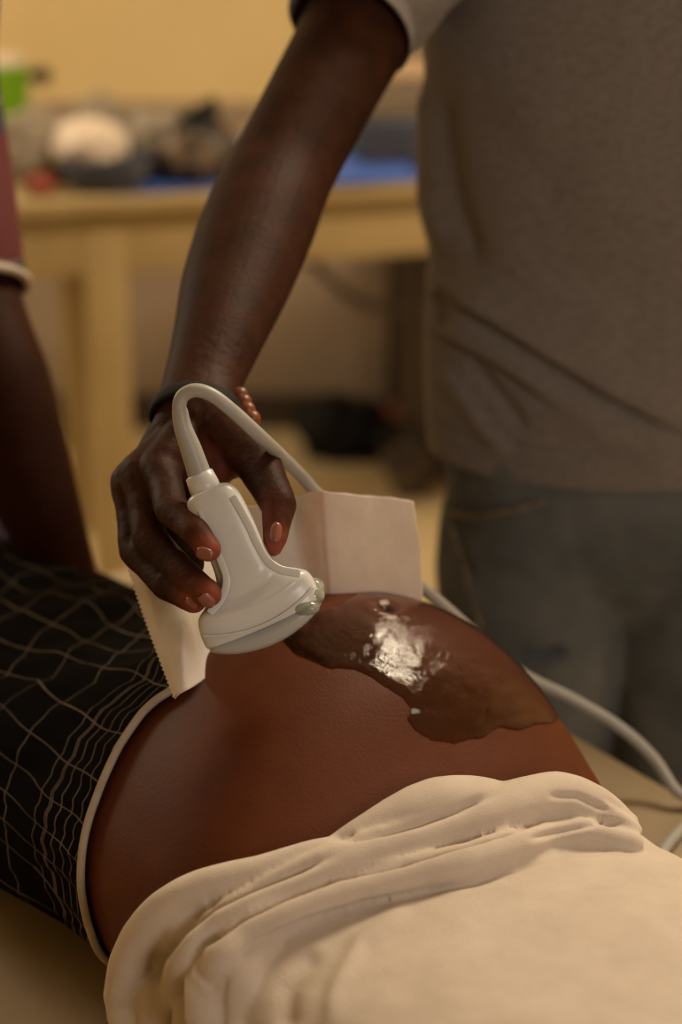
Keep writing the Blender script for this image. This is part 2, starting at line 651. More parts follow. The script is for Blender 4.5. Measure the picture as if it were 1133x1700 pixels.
# ------------------------------------------------------------------ the patient
#        s     tc     w      top    zm    n
TAB = [(0.50, .700, .160, .855, .80, 2.4), (0.60, .700, .176, .872, .80, 2.4), (0.70, .698, .168, .868, .80, 2.3),
       (.78, .694, .162, .860, .80, 2.2), (.84, .694, .163, .860, .80, 2.2), (.89, .702, .172, .894, .80, 2.2),
       (.94, .709, .178, .932, .80, 2.2), (.99, .714, .180, .952, .80, 2.2), (1.04, .714, .176, .953, .80, 2.15),
       (1.09, .704, .172, .930, .80, 2.1), (1.15, .690, .165, .890, .80, 2.1), (1.22, .672, .164, .864, .79, 2.2),
       (1.30, .655, .162, .850, .79, 2.3), (1.42, .63, .16, .840, .79, 2.4), (1.56, .60, .15, .835, .79, 2.3)]
_T = np.array(TAB)
_D = np.array(cr(TAB, 300))


def body_pt(s, th, off=0.0):
    tc, wd, h, zm, n = [float(np.interp(s, _D[:, 0], _D[:, k])) for k in range(1, 6)]
    c, q = math.cos(th), math.sin(th)
    wd += off
    h += off
    t = tc + wd * math.copysign(abs(c) ** (2 / n), c)
    if q >= 0:
        z = zm + (h - zm) * abs(q) ** (2 / n)
    else:
        z = zm - (zm - CZ - 0.002) * abs(q) ** 0.6
    if q > 0:      # the belly leans a little to her far side
        z -= 0.05 * math.exp(-((s - 1.04) / .12) ** 2) * min(1, max(0, -c + .15)) ** 1.3 * q ** .7
    return L2W(s, t, z)


NTH = 160
ths = [2 * math.pi * k / NTH for k in range(NTH)]
ss = np.linspace(0.50, 1.56, 240)
bmb = MB()
bmb.rings([[body_pt(s, th) for th in ths] for s in ss])
base_me = bmb.mesh('base')
base_bvh = BVHTree.FromPolygons([v.co.copy() for v in base_me.vertices], [tuple(p.vertices) for p in base_me.polygons])


def ray(px, py, bvh=None):
    d = (FW + RT * ((px - 566.5) / F) - UP * ((py - 850.0) / F)).normalized()
    hit = (bvh or base_bvh).ray_cast(CAM, d)
    return hit[0], hit[1]


def st_at(px, py):
    """(s, theta) of the body surface seen at a photo pixel"""
    d = (FW + RT * ((px - 566.5) / F) - UP * ((py - 850.0) / F)).normalized()
    hit = base_bvh.ray_cast(CAM, d)
    if hit[0] is None:
        return None
    vs = [v for v in base_me.polygons[hit[2]].vertices if v < NTH * len(ss)]
    ws = [1 / (1e-6 + (base_me.vertices[v].co - hit[0]).length) for v in vs]
    s = sum(w_ * ss[v // NTH] for v, w_ in zip(vs, ws)) / sum(ws)
    x = sum(w_ * math.cos(ths[v % NTH]) for v, w_ in zip(vs, ws))
    y = sum(w_ * math.sin(ths[v % NTH]) for v, w_ in zip(vs, ws))
    return float(s), math.atan2(y, x) % (2 * math.pi)


pe = empty('patient', L2W(0.9, 0.7, CZ), 'person lying on the couch with bare round belly, white top rolled up', 'person')
full = MB()
full.rings([[body_pt(s, th) for th in ths] for s in ss])
# neck, head, arms raised beside the head, shins and feet (all beyond the frame)
full.tube([L2W(0.56, 0.70, 0.79), L2W(0.46, 0.70, 0.79), L2W(0.40, 0.70, 0.80)], [0.070, 0.055, 0.052])
full.ell(L2W(0.31, 0.70, 0.815), (0.105, 0.078, 0.092), ROT)
full.tube([L2W(0.28, 0.70, 0.90), L2W(0.305, 0.70, 0.922)], [0.010, 0.013], smooth=False)
for sg in (-1, 1):
    full.tube([L2W(0.57, 0.70 + sg * 0.13, 0.78), L2W(0.48, 0.70 + sg * 0.20, 0.765), L2W(0.36, 0.70 + sg * 0.24, 0.762)], [0.055, 0.045, 0.038])
    full.tube([L2W(0.36, 0.70 + sg * 0.24, 0.762), L2W(0.30, 0.70 + sg * 0.19, 0.755), L2W(0.29, 0.70 + sg * 0.10, 0.748)], [0.038, 0.03, 0.024])
    full.tube([L2W(1.50, 0.61 + sg * 0.075, 0.78), L2W(1.68, 0.59 + sg * 0.075, 0.765), L2W(1.73, 0.59 + sg * 0.075, 0.66), L2W(1.74, 0.59 + sg * 0.07, 0.30)], [0.055, 0.052, 0.05, 0.036])
    full.tube([L2W(1.74, 0.59 + sg * 0.07, 0.30), L2W(1.78, 0.58 + sg * 0.07, 0.26)], [0.035, 0.025], smooth=False)
pbody = fuse(full, 0.004, 6)


def navel(co, no):
    s, t = co.dot(A), co.dot(NN)
    nv = NAV
    d = (co - nv).length
    return -0.0045 * math.exp(-(d / 0.006) ** 2) + 0.0010 * math.exp(-((d - 0.012) / 0.005) ** 2)


NAV = ray(642, 1010)[0] or L2W(1.02, 0.75, 0.96)
displace(pbody, navel)
obj('body', pbody, M['skin_p'], pe)
p_bvh = BVHTree.FromPolygons([v.co.copy() for v in pbody.vertices], [tuple(p.vertices) for p in pbody.polygons])
obj('hair', MB().ell(L2W(0.28, 0.70, 0.805), (0.098, 0.088, 0.088), ROT, fn=lambda d: 1.0 if d.x < 0.35 else 0.8), M['black'], pe)

# --- skirt: follows the body from the low waistline to the knees
PIPE = [(300, 1148), (276, 1163), (243, 1192), (205, 1245), (175, 1310), (155, 1375), (147, 1430), (150, 1490), (165, 1550), (186, 1604), (196, 1622)]
hem = [h for h in (st_at(*p) for p in PIPE) if h]
print('HEM', [(round(a, 3), round(math.degrees(b))) for a, b in hem])
hem_th = [b for a, b in hem]
hem_s = [a for a, b in hem]
tt = [(0.0, 1.10), (math.radians(40), 1.14), (math.radians(70), 1.14)]
pts = sorted(tt + [(b, a) for a, b in hem] + [(max(hem_th) + 0.4, hem_s[-1] - 0.005), (2 * math.pi, 1.10)])
hx = [p[0] for p in pts]
hy = [p[1] for p in pts]


def hem_of(th):
    return float(np.interp(th % (2 * math.pi), hx, hy))


sk = MB()
NR = 150
rr = []
uvs = []
for j in range(NR):
    f = j / (NR - 1)
    row = []
    ur = []
    for k in range(NTH + 1):
        th = 2 * math.pi * k / NTH
        s0 = hem_of(th)
        s = s0 + (1.555 - s0) * f ** 1.2
        dist = s - s0
        g = 0.0016 * math.sin(th * 46) * math.exp(-dist / 0.12)           # gathers at the waist
        wv = 0.010 * noise.noise(Vector((s * 9, th * 2.2, 3))) * min(1, dist * 8) + 0.005 * noise.noise(Vector((s * 22, th * 5, 8))) * min(1, dist * 12)
        off = 0.005 + 0.006 * min(1, dist * 10) + g + wv
        q = body_pt(s, th, max(off, 0.003))
        if q.z < CZ + 0.002:
            q.z = CZ + 0.002
        row.append(q)
        ur.append((dist, th * 0.16 + 0.25 * dist))
    rr.append(row)
    uvs.append(ur)
sk.rings(rr, closed=False, uvs=uvs)
sko = obj('skirt', sk, M['grid'], pe)
so = sko.modifiers.new('thick', 'SOLIDIFY')
so.thickness = 0.0015
so.offset = 0
pp = [body_pt(hem_of(th) - 0.001, th, 0.0055) for th in [math.radians(a) for a in range(80, 252, 3)]]
obj('waistband_piping', MB().tube(pp, [0.0027] * len(pp), n=10, seg=len(pp) * 3), M['piping'], sko)

# --- white top: smooth over the chest, rolled up in twisted strands under the belly
top = MB()
rr = []
for s in np.linspace(0.51, 0.862, 90):
    row = []
    for th in ths:
        q = body_pt(s, th, 0.005 + 0.0016 * noise.noise(Vector((s * 6, th * 1.5, 0))))
        if q.z < CZ + 0.003:
            q.z = CZ + 0.003
        row.append(q)
    rr.append(row)
top.rings(rr)


def onb(px, py, off):
    h, n_ = ray(px, py)
    if h is None:
        return None
    return h + n_ * off


def strand(pl, flat=0.95):
    """pl: (px, py, r) in the photo; lies on the body; explicit depth as 4th entry where it leaves the body"""
    P, R = [], []
    for e in pl:
        px, py, r = e[:3]
        if len(e) > 3:
            q = cp(px, py, e[3])
        else:
            ax_, ay_ = px, py
            for _ in range(4):
                q = onb(ax_, ay_, r * flat * 1.1)
                if q is None:
                    break
                jx, jy = proj(q)
                ax_ += px - jx
                ay_ += py - jy
            if q is None:
                print('strand miss', px, py)
                continue
        P.append(q)
        R.append((r, r * flat))
    top.tube(P, R, n=20, seg=len(P) * 8, ref=Vector((0.1, -0.5, 0.85)))


S_A = [(550, 1400, 0.004), (600, 1378, 0.0085), (660, 1352, 0.013), (720, 1332, 0.0155), (780, 1325, 0.0145), (840, 1328, 0.011), (890, 1340, 0.006)]
S_B = [(205, 1655, 0.0125, 1.262), (222, 1584, 0.0130), (262, 1522, 0.0130), (330, 1477, 0.0115), (420, 1446, 0.0085), (520, 1413, 0.0065), (600, 1392, 0.004)]
S_E = [(288, 1660, 0.0105, 1.25), (306, 1592, 0.0115), (350, 1534, 0.0120), (430, 1488, 0.0115), (520, 1447, 0.0120), (620, 1410, 0.0130), (720, 1376, 0.0135), (800, 1350, 0.0150),
       (870, 1332, 0.0165), (930, 1326, 0.0175), (985, 1344, 0.0165), (1035, 1374, 0.0130), (1078, 1404, 0.0095)]
S_C = [(345, 1665, 0.0110, 1.235), (362, 1606, 0.0120), (405, 1552, 0.0125), (480, 1512, 0.0120), (570, 1480, 0.0120), (670, 1454, 0.0120), (770, 1429, 0.0130), (850, 1402, 0.0120),
       (915, 1386, 0.0090), (980, 1384, 0.0100), (1050, 1400, 0.0080)]
S_F = [(272, 1620, 0.008, 1.268), (290, 1570, 0.008), (330, 1520, 0.007), (420, 1474, 0.006), (520, 1430, 0.005)]
for S_ in (S_A, S_B, S_E, S_C, S_F):
    strand(S_)
# folds hanging at the near side
strand([(225, 1600, 0.014, 1.262), (212, 1645, 0.014, 1.262), (215, 1690, 0.014, 1.262)], 0.8)
strand([(290, 1600, 0.012, 1.25), (262, 1650, 0.013, 1.25), (265, 1700, 0.014, 1.25)], 0.8)
strand([(345, 1620, 0.013, 1.23), (325, 1670, 0.014, 1.23), (322, 1740, 0.014, 1.225)], 0.8)
strand([(440, 1560, 0.010), (398, 1620, 0.012), (390, 1700, 0.013, 1.185), (395, 1760, 0.013, 1.17)], 0.7)
strand([(335, 1610, 0.010), (342, 1650, 0.013), (345, 1695, 0.014)], 0.8)
strand([(372, 1600, 0.010, 1.24), (360, 1660, 0.014, 1.232), (356, 1760, 0.014, 1.225)], 0.8)
for sg in (-1, 1):
    top.tube([L2W(0.58, 0.70 + sg * 0.12, 0.795), L2W(0.47, 0.70 + sg * 0.205, 0.78)], [0.070, 0.058], smooth=False)
tme = fuse(top, 0.0018, 2, 0.5)
cloth_folds = fold_fn([
    ([(540, 1720), (560, 1640), (600, 1560), (690, 1500)], 16, 0.003, 'r'),
    ([(470, 1720), (480, 1640), (530, 1570)], 18, -0.003, 'r'),
    ([(545, 1396), (600, 1388), (700, 1366), (760, 1345), (800, 1325), (840, 1310)], 4.5, -0.006, 'r'),
    ([(870, 1395), (930, 1380), (1000, 1362), (1050, 1372)], 5, -0.004, 'r'),
    ([(905, 1320), (960, 1322), (1020, 1350)], 5, -0.003, 'r'),
    ([(252, 1650), (262, 1592), (300, 1542), (350, 1502), (420, 1468), (500, 1437), (570, 1410)], 9, -0.009, 'r'),
    ([(298, 1630), (328, 1575), (400, 1524), (480, 1484), (560, 1453), (680, 1426), (780, 1396), (860, 1372), (905, 1358), (960, 1362)], 4.5, -0.008, 'r'),
    ([(372, 1620), (420, 1566), (500, 1534), (600, 1504), (700, 1482), (790, 1466), (860, 1440), (930, 1416), (1040, 1412)], 5, -0.0035, 'r'),
    ([(375, 1610), (368, 1660), (370, 1730)], 6, -0.002, 'r'),
    ([(330, 1590), (322, 1620), (345, 1650), (375, 1660)], 5, 0.002, 'r'),
    ([(1000, 1320), (1050, 1350), (1080, 1380)], 5, -0.002, 'r'),
    ([(870, 1345), (910, 1352), (960, 1350)], 5, -0.002, 'r'),
])
displace(tme, cloth_folds)
tme = smooth_mesh(tme, 2)
displace(tme, lambda co, no: 0.0011 * noise.noise(co * 22) + 0.0003 * noise.noise(co * 75))
obj('rolled_up_top', tme, M['white_knit'], pe)

# --- gel on the belly
GEL = [(468, 1062), (482, 1042), (520, 1020), (560, 1006), (600, 985), (640, 975), (700, 978), (770, 990), (830, 1040), (880, 1095), (915, 1150), (935, 1190),
       (915, 1203), (885, 1203), (860, 1212), (832, 1210), (812, 1222), (785, 1230), (752, 1234), (718, 1229), (692, 1214), (678, 1194), (684, 1176),
       (668, 1158), (644, 1142), (620, 1128), (590, 1112), (556, 1110), (520, 1100), (490, 1086)]


def inside(px, py, poly):
    c = False
    j = len(poly) - 1
    for i in range(len(poly)):
        xi, yi = poly[i]
        xj, yj = poly[j]
        if (yi > py) != (yj > py) and px < (xj - xi) * (py - yi) / (yj - yi) + xi:
            c = not c
        j = i
    return c


gm = MB()
step = 0.0011
c0 = NAV
idx = {}
nx, ny = 230, 250
for i in range(nx):
    for j in range(ny):
        x = c0.x - 0.085 + i * step
        y = c0.y - 0.14 + j * step * 1.0
        h = p_bvh.ray_cast(Vector((x, y, 1.4)), Vector((0, 0, -1)))
        if h[0] is None or h[0].z < 0.80:
            continue
        px, py = proj(h[0])
        if py > 1245 or px < 455 or px > 950:
            continue
        wob = 7 * noise.noise(Vector((px * 0.03, py * 0.03, 1)))
        if not inside(px + wob, py + wob, GEL):
            continue
        d, _ = seg_dist(px + wob, py + wob, GEL + [GEL[0]])
        e = min(1, abs(d) / 14)
        thick = 0.0014 * math.sqrt(e) + 0.0003 * e * noise.noise(Vector((px * 0.035, py * 0.05, 0)))
        u_ = Vector((x * 1, y, 0))
        rip = noise.noise(Vector((h[0].x * 260, h[0].y * 330, h[0].z * 200)))
        thick += e * (0.00016 * rip + 0.00035 * noise.noise(h[0] * 60))
        idx[(i, j)] = gm.vert(h[0] + h[1] * (thick + 0.0004))
for (i, j), a in idx.items():
    q = [idx.get((i + 1, j)), idx.get((i + 1, j + 1)), idx.get((i, j + 1))]
    if None not in q:
        gm.f.append((a, *q))
gel = obj('gel_smear', gm, M['gel'])
tag(gel, 'clear wet gel spread over the top of the bare belly', 'gel')

# ------------------------------------------------------------------ ultrasound probe
DP = 1.298
SPX = DP / F                      # metres per photo pixel at the probe
O = cp(343, 811, DP)
ex = (RT * 0.915 + UP * 0.403).normalized()
ev = (RT * 0.403 - UP * 0.915 + FW * 0.03).normalized()
ez = ex.cross(ev).normalized()
if ez.dot(FW) > 0:
    ez = -ez                      # towards the camera


def pl(u, v, w_=0.0):
    return O + ex * (u * SPX) + ev * (v * SPX) + ez * (w_ * SPX)


pr = empty('ultrasound_probe', pl(0, 250), 'white handheld ultrasound probe pressed on the belly, held by the hand', 'probe')
prof = [(0, 22, 22, 0), (4, 33, 30, 0), (12, 41, 34, 1), (30, 45, 37, 3), (70, 46, 38, 4), (120, 47, 38, 4), (150, 51, 38, 3), (168, 62, 38, 1),
        (182, 84, 38, 0), (194, 99, 38, -1), (215, 105, 38, -2), (240, 106, 37, -2)]
pd_ = cr(prof, 90)
NP = 96


def sup(a, n):
    c, s = math.cos(a), math.sin(a)
    return math.copysign(abs(c) ** (2 / n), c), math.copysign(abs(s) ** (2 / n), s)


rings = []
for v_, a_, b_, c_ in pd_:
    row = []
    for k in range(NP):
        x, y = sup(2 * math.pi * k / NP, 3.2)
        bb = b_
        # shallow finger scoops left and right of a raised centre panel
        sc = math.exp(-((v_ - 100) / 60) ** 2) * 5 * math.exp(-((abs(x) - 0.82) / 0.12) ** 2)
        # scalloped hollow above the flared head
        arc = 197 - 20 * (x * 1.0) ** 2
        hol = 7 * math.exp(-((v_ - arc + 14) / 12) ** 2) * (1 if abs(y) > 0.5 else 0.3)
        rim = 4.5 * math.exp(-((v_ - arc - 12) / 8) ** 2)
        bb = b_ - sc - hol + rim
        row.append(pl(c_ + x * a_, v_ + 0.0, y * bb))
    rings.append(row)
# convex nose
for f in (0.12, 0.3):
    v_ = 240 + f * 14
    rings.append([pl(-2 + sup(2 * math.pi * k / NP, 3.2)[0] * (106 - 6 * f), v_ + 14 * f * (1 - abs(sup(2 * math.pi * k / NP, 3.2)[0]) ** 2), sup(2 * math.pi * k / NP, 3.2)[1] * (37 - 4 * f)) for k in range(NP)])
obj('housing', MB().rings(rings), M['shell'], pr)
rings = []
for v_, a_, b_, bow in ((242, 101, 34, 10), (247, 102, 33, 18), (250, 99, 31, 24), (252, 92, 27, 27), (253, 80, 20, 28), (253, 60, 10, 29)):
    row = []
    for k in range(NP):
        x, y = sup(2 * math.pi * k / NP, 3.0)
        row.append(pl(-2 + x * a_, v_ + bow * (1 - (x * a_ / 106) ** 2), y * b_))
    rings.append(row)
obj('rubber_lens', MB().rings(rings), M['lens'], pr)
# seam bead over the head
bead = []
for k in range(41):
    x = -1 + 2 * k / 40
    bead.append(pl(-2 + x * 98, 239 - 22 * x * x + 4, 39.5 - 8 * abs(x) ** 6))
obj('seam_bead', MB().tube(bead, [0.0009] * 41, n=8, seg=120), M['shell'], pr)
ridge = [pl(36, 30, 35), pl(41, 80, 36), pl(42, 120, 36), pl(46, 150, 36), pl(60, 172, 37), pl(86, 190, 35)]
obj('grip_ridge', MB().tube(ridge, [(0.0026, 0.0004)] * 6, n=10, seg=50, ref=ez), M['shell'], pr)
ridge = [pl(-20, 30, 35), pl(-23, 80, 36), pl(-24, 120, 36), pl(-28, 150, 36), pl(-46, 174, 36), pl(-76, 190, 35)]
obj('grip_ridge', MB().tube(ridge, [(0.0026, 0.0004)] * 6, n=10, seg=50, ref=ez), M['shell'], pr)
# collar
col_r = []
for v_, r_ in ((-28, 21), (-26, 24), (-6, 26), (4, 26), (6, 22)):
    col_r.append([pl(-2 + math.cos(2 * math.pi * k / 40) * r_, v_, math.sin(2 * math.pi * k / 40) * r_ * 0.9) for k in range(40)])
obj('collar', MB().rings(col_r), M['shell'], pr)
# strain relief and cable
sr = [cp(333, 792, DP), cp(317, 745, DP - .003), cp(304, 710, DP - .006), cp(299, 684, DP - .008)]
obj('strain_relief', MB().tube(sr, [0.0076, 0.0068, 0.0058, 0.0052], n=24, seg=40), M['cable'], pr)
cb = [(299, 690, DP - .008), (298, 672, DP - .009), (305, 656, DP - .010), (325, 648, DP - .012), (352, 656, DP - .012), (385, 681, DP - .008), (430, 722, DP + .005),
      (470, 760, DP + .055), (500, 790, DP + .105), (527, 820, 1.436), (580, 872, 1.46), (635, 920, 1.475), (690, 966, 1.49), (735, 1004, 1.52), (800, 1062, 1.56), (870, 1120, 1.59),
      (950, 1160, 1.60), (1030, 1208, 1.60), (1085, 1258, 1.60), (1122, 1312, 1.59), (1160, 1360, 1.585), (1230, 1400, 1.60)]
cpts = [cp(*q) for q in cb]
cpts[-2] = L2W(cpts[-2].dot(A), cpts[-2].dot(NN), CZ + 0.006)
cpts[-1] = L2W(cpts[-2].dot(A) - 0.05, 0.95, CZ + 0.006)
cpts += [L2W(cpts[-1].dot(A) - 0.10, 1.02, CZ + 0.006), L2W(cpts[-1].dot(A) - 0.15, 1.072, CZ - 0.01), L2W(cpts[-1].dot(A) - 0.16, 1.085, 0.45), L2W(cpts[-1].dot(A) - 0.18, 1.10, 0.10),
         L2W(cpts[-1].dot(A) - 0.25, 1.16, 0.006), L2W(cpts[-1].dot(A) - 0.50, 1.25, 0.006)]
obj('cable', MB().tube(cpts, [0.0045] * len(cpts), n=16, seg=380), M['cable'], pr)
# gel squeezed out beside the lens
gb = MB()
gb.ell(pl(88, 232, 6), (0.009, 0.008, 0.007))
gb.ell(pl(70, 246, 24), (0.010, 0.006, 0.005))
gb.ell(pl(97, 222, -4), (0.007, 0.008, 0.006))
M['gelblob'] = mat('gel_blob', (0.62, 0.68, 0.58), 0.12, (0.66, 0.70, 0.62), 30, 2, 0.5, 120, trans=0.75)
obj('gel_bead', fuse(gb, 0.0014, 4), M['gelblob'], pr)

# ------------------------------------------------------------------ the examiner (man in a grey T-shirt)
man = empty('examiner', (0.27, 1.80, 0), 'person in grey T-shirt and jeans standing behind the couch, holding the probe', 'person')
hand = MB()
FING = {
    'index': [(300, 725, 1.365, .013), (268, 778, 1.350, .0125), (286, 846, 1.312, .0107), (326, 884, 1.284, .0092), (347, 912, 1.277, .0080)],
    'middle': [(285, 735, 1.372, .013), (233, 783, 1.358, .0125), (250, 896, 1.326, .0110), (312, 958, 1.296, .0098), (347, 986, 1.281, .0085)],
    'ring': [(270, 740, 1.380, .012), (217, 800, 1.372, .0125), (226, 914, 1.345, .0108), (276, 972, 1.312, .0096), (322, 998, 1.293, .0080)],
    'little': [(262, 745, 1.388, .011), (222, 815, 1.390, .0110), (240, 915, 1.368, .0096), (275, 958, 1.340, .0088), (305, 975, 1.320, .0075)],
}
for nme, ch in FING.items():
    P = [cp(a, b_, c_) for a, b_, c_, r_ in ch]
    R = [r_ for a, b_, c_, r_ in ch]
    hand.tube(P[:2], R[:2], smooth=False)
    # straight phalanges with fuller joints
    for i in range(1, 4):
        mid = (P[i] + P[i + 1]) / 2
        rm = (R[i] + R[i + 1]) / 2
        hand.tube([P[i], mid, P[i + 1]], [R[i], rm * 0.97, R[i + 1]], smooth=False, n=20)
TH = [(372, 712, 1.372, .019), (428, 768, 1.345, .0155), (463, 838, 1.312, .0118), (457, 893, 1.300, .0080), (454, 908, 1.299, .0062)]
P = [cp(a, b_, c_) for a, b_, c_, r_ in TH]
R = [r_ for a, b_, c_, r_ in TH]
for i in range(4):
    mid = (P[i] + P[i + 1]) / 2
    hand.tube([P[i], mid, P[i + 1]], [R[i], (R[i] + R[i + 1]) / 2 * 0.97, R[i + 1]], smooth=False, n=20)
# palm and web between thumb and fingers (behind the probe)
hand.tube([cp(330, 700, 1.385), cp(345, 750, 1.378), cp(330, 800, 1.368)], [.022, .024, .017])
hand.tube([cp(290, 725, 1.385), cp(265, 790, 1.385), cp(262, 850, 1.375)], [.019, .021, .013])
hand.tube([cp(262, 800, 1.385), cp(280, 880, 1.365), cp(315, 935, 1.335)], [.016, .016, .010])
hand.tube([cp(400, 745, 1.365), cp(350, 775, 1.362), cp(285, 795, 1.36)], [.017, .014, .014])
hand.tube([cp(330, 690, 1.388), cp(385, 730, 1.372), cp(415, 765, 1.355)], [.022, .018, .014])
# forearm and upper arm
arm = [(330, 735, 1.385, .030, .020), (326, 690, 1.392, .0290, .0215), (335, 640, 1.415, .0275, .023), (362, 560, 1.45, .0325, .029), (392, 470, 1.49, .0400, .035),
       (430, 370, 1.53, .0430, .040), (468, 285, 1.56, .0405, .040), (520, 185, 1.585, .0410, .042), (574, 85, 1.61, .0425, .045), (616, 5, 1.63, .045, .050),
       (660, -90, 1.66, .052, .055)]
hand.tube([cp(a, b_, c_) for a, b_, c_, d_, e_ in arm], [(d_, e_) for a, b_, c_, d_, e_ in arm], n=32, seg=90, ref=-FW)
hme = fuse(hand, 0.0016, 5, 0.5)
TIPS = [cp(349, 915, 1.272), cp(350, 990, 1.276), cp(324, 1001, 1.288), cp(457, 905, 1.295)]
WEB = [cp(352, 760, 1.36), cp(375, 790, 1.355), cp(335, 880, 1.29), cp(440, 860, 1.305)]


def knuckle(co, no):
    s = 0
    for nme in FING:
        for i, am in ((1, .0020), (2, .0012)):
            a, b_, c_, r_ = FING[nme][i]
            q = cp(a, b_, c_)
            d = (co - q).length
            if d < 0.03:
                s += am * math.exp(-((d - r_) / 0.007) ** 2) * max(0, -no.dot(FW) * .6 - no.x * .6)
    if co.z > 0.9 and co.y < 1.36:
        s += 0.0003 * noise.noise(co * 160)
    return s


displace(hme, knuckle)
at = hme.attributes.new('palm_tint', 'FLOAT', 'POINT')
vals = []
for v_ in hme.vertices:
    s = 0
    for q in TIPS:
        s = max(s, 1.0 * math.exp(-((v_.co - q).length / 0.012) ** 2))
    for q in WEB:
        s = max(s, 0.45 * math.exp(-((v_.co - q).length / 0.013) ** 2))
    vals.append(min(1, s))
at.data.foreach_set('value', vals)
# rest of the body (under the clothes and beyond the frame), same object
rest = MB()
SX, SY = 0.265, 1.80
rest.tube([Vector((SX, SY, .92)), Vector((SX, SY, 1.12)), Vector((SX, SY, 1.3)), Vector((SX, SY, 1.42))], [(.155, .095), (.150, .095), (.17, .10), (.15, .09)], ref=Vector((0, 1, 0)), n=32)
rest.tube([Vector((SX - .17, SY, 1.40)), Vector((SX, SY, 1.43)), Vector((SX + .17, SY, 1.40))], [.055, .07, .055])
rest.tube([cp(660, -90, 1.66), Vector((SX - .16, SY, 1.40))], [.050, .057], smooth=False)
rest.tube([Vector((SX, SY, 1.42)), Vector((SX + .16, SY + .08, 1.53))], [.060, .056], smooth=False)
rest.ell((SX + .21, SY + 0.10, 1.635), (.078, .098, .122), fn=lambda d: 1 - 0.10 * max(0, -d.z))
rest.ell((SX + .21, SY + 0.003, 1.62), (.014, .020, .022))
for sg in (-1, 1):
    rest.ell((SX + .21 + sg * .079, SY + 0.115, 1.63), (.010, .020, .032))
rest.tube([Vector((SX + .19, SY, 1.39)), Vector((SX + .25, SY + .02, 1.12)), Vector((SX + .24, SY - .06, .88))], [.052, .042, .028])
rest.tube([Vector((SX + .24, SY - .06, .88)), Vector((SX + .235, SY - .08, .80)), Vector((SX + .225, SY - .085, .73))], [(.028, .02), (.04, .017), (.025, .013)])
rme = fuse(rest, 0.008, 5)
bm = bmesh.new()
bm.from_mesh(hme)
bm.from_mesh(rme)
jm = bpy.data.meshes.new('body')
bm.to_mesh(jm)
bm.free()
for p in jm.polygons:
    p.use_smooth = True
mb_ = obj('body', jm, M['skin_m'], man)
obj('hair', MB().ell((SX + .21, SY + 0.117, 1.672), (.083, .102, .100)), M['black'], man)
# nails
def nail(c, n_, d_, a, b_, bow=0.0016):
    n_ = n_.normalized()
    d_ = (d_ - n_ * d_.dot(n_)).normalized()
    e_ = n_.cross(d_)
    g = MB()
    rr = []
    for i in range(9):
        x = -1 + i / 4
        row = []
        for j in range(9):
            y = -1 + j / 4
            k = math.sqrt(max(0.02, 1 - 0.75 * abs(x) ** 3))
            row.append(c + d_ * (x * b_) + e_ * (y * a * k) + n_ * (bow * (1 - y * y) - 0.0004))
        rr.append(row)
    g.rings(rr, closed=False)
    o = obj('fingernail', g, M['nail'], mb_)
    sm = o.modifiers.new('t', 'SOLIDIFY')
    sm.thickness = 0.0006
    return o


hbvh = BVHTree.FromPolygons([v.co.copy() for v in hme.vertices], [tuple(p.vertices) for p in hme.polygons])
for (px, py), dpx, a, b_ in (((340, 920), (20, 6), .0042, .0050), ((343, 998), (12, 14), .0046, .0052), ((318, 1001), (16, 10), .0036, .0042), ((458, 884), (-2, 20), .0038, .0066)):
    h, n_ = ray(px, py, hbvh)
    if h is None:
        print('nail miss', px, py)
        continue
    dd = cp(px + dpx[0], py + dpx[1], 1.28) - cp(px, py, 1.28)
    nail(h, n_, dd, a, b_)

# bracelet on the wrist: black band and amber beads (worn, rests on the arm)
br = empty('bracelet', cp(326, 690, 1.39), 'dark bracelet with amber beads on the wrist above the probe', 'bracelet')
wc = cp(326, 688, 1.392)
wd = (cp(335, 640, 1.415) - wc).normalized()
side = (RT - wd * RT.dot(wd)).normalized()
fr_ = wd.cross(side)
loop = [wc + side * (.0305 * math.cos(a)) + fr_ * (.0232 * math.sin(a)) for a in [2 * math.pi * k / 48 for k in range(49)]]
obj('band', MB().tube(loop, [(.0020, .0070)] * 49, n=10, seg=96, ref=wd, round_ends=False), M['blackrub'], br)
for px, py, dd in ((399, 656, 1.40), (405, 668, 1.398), (411, 681, 1.394), (419, 695, 1.390)):
    obj('bead', MB().ell(cp(px, py, dd), (.0058, .0058, .0058)), M['amber'], br)

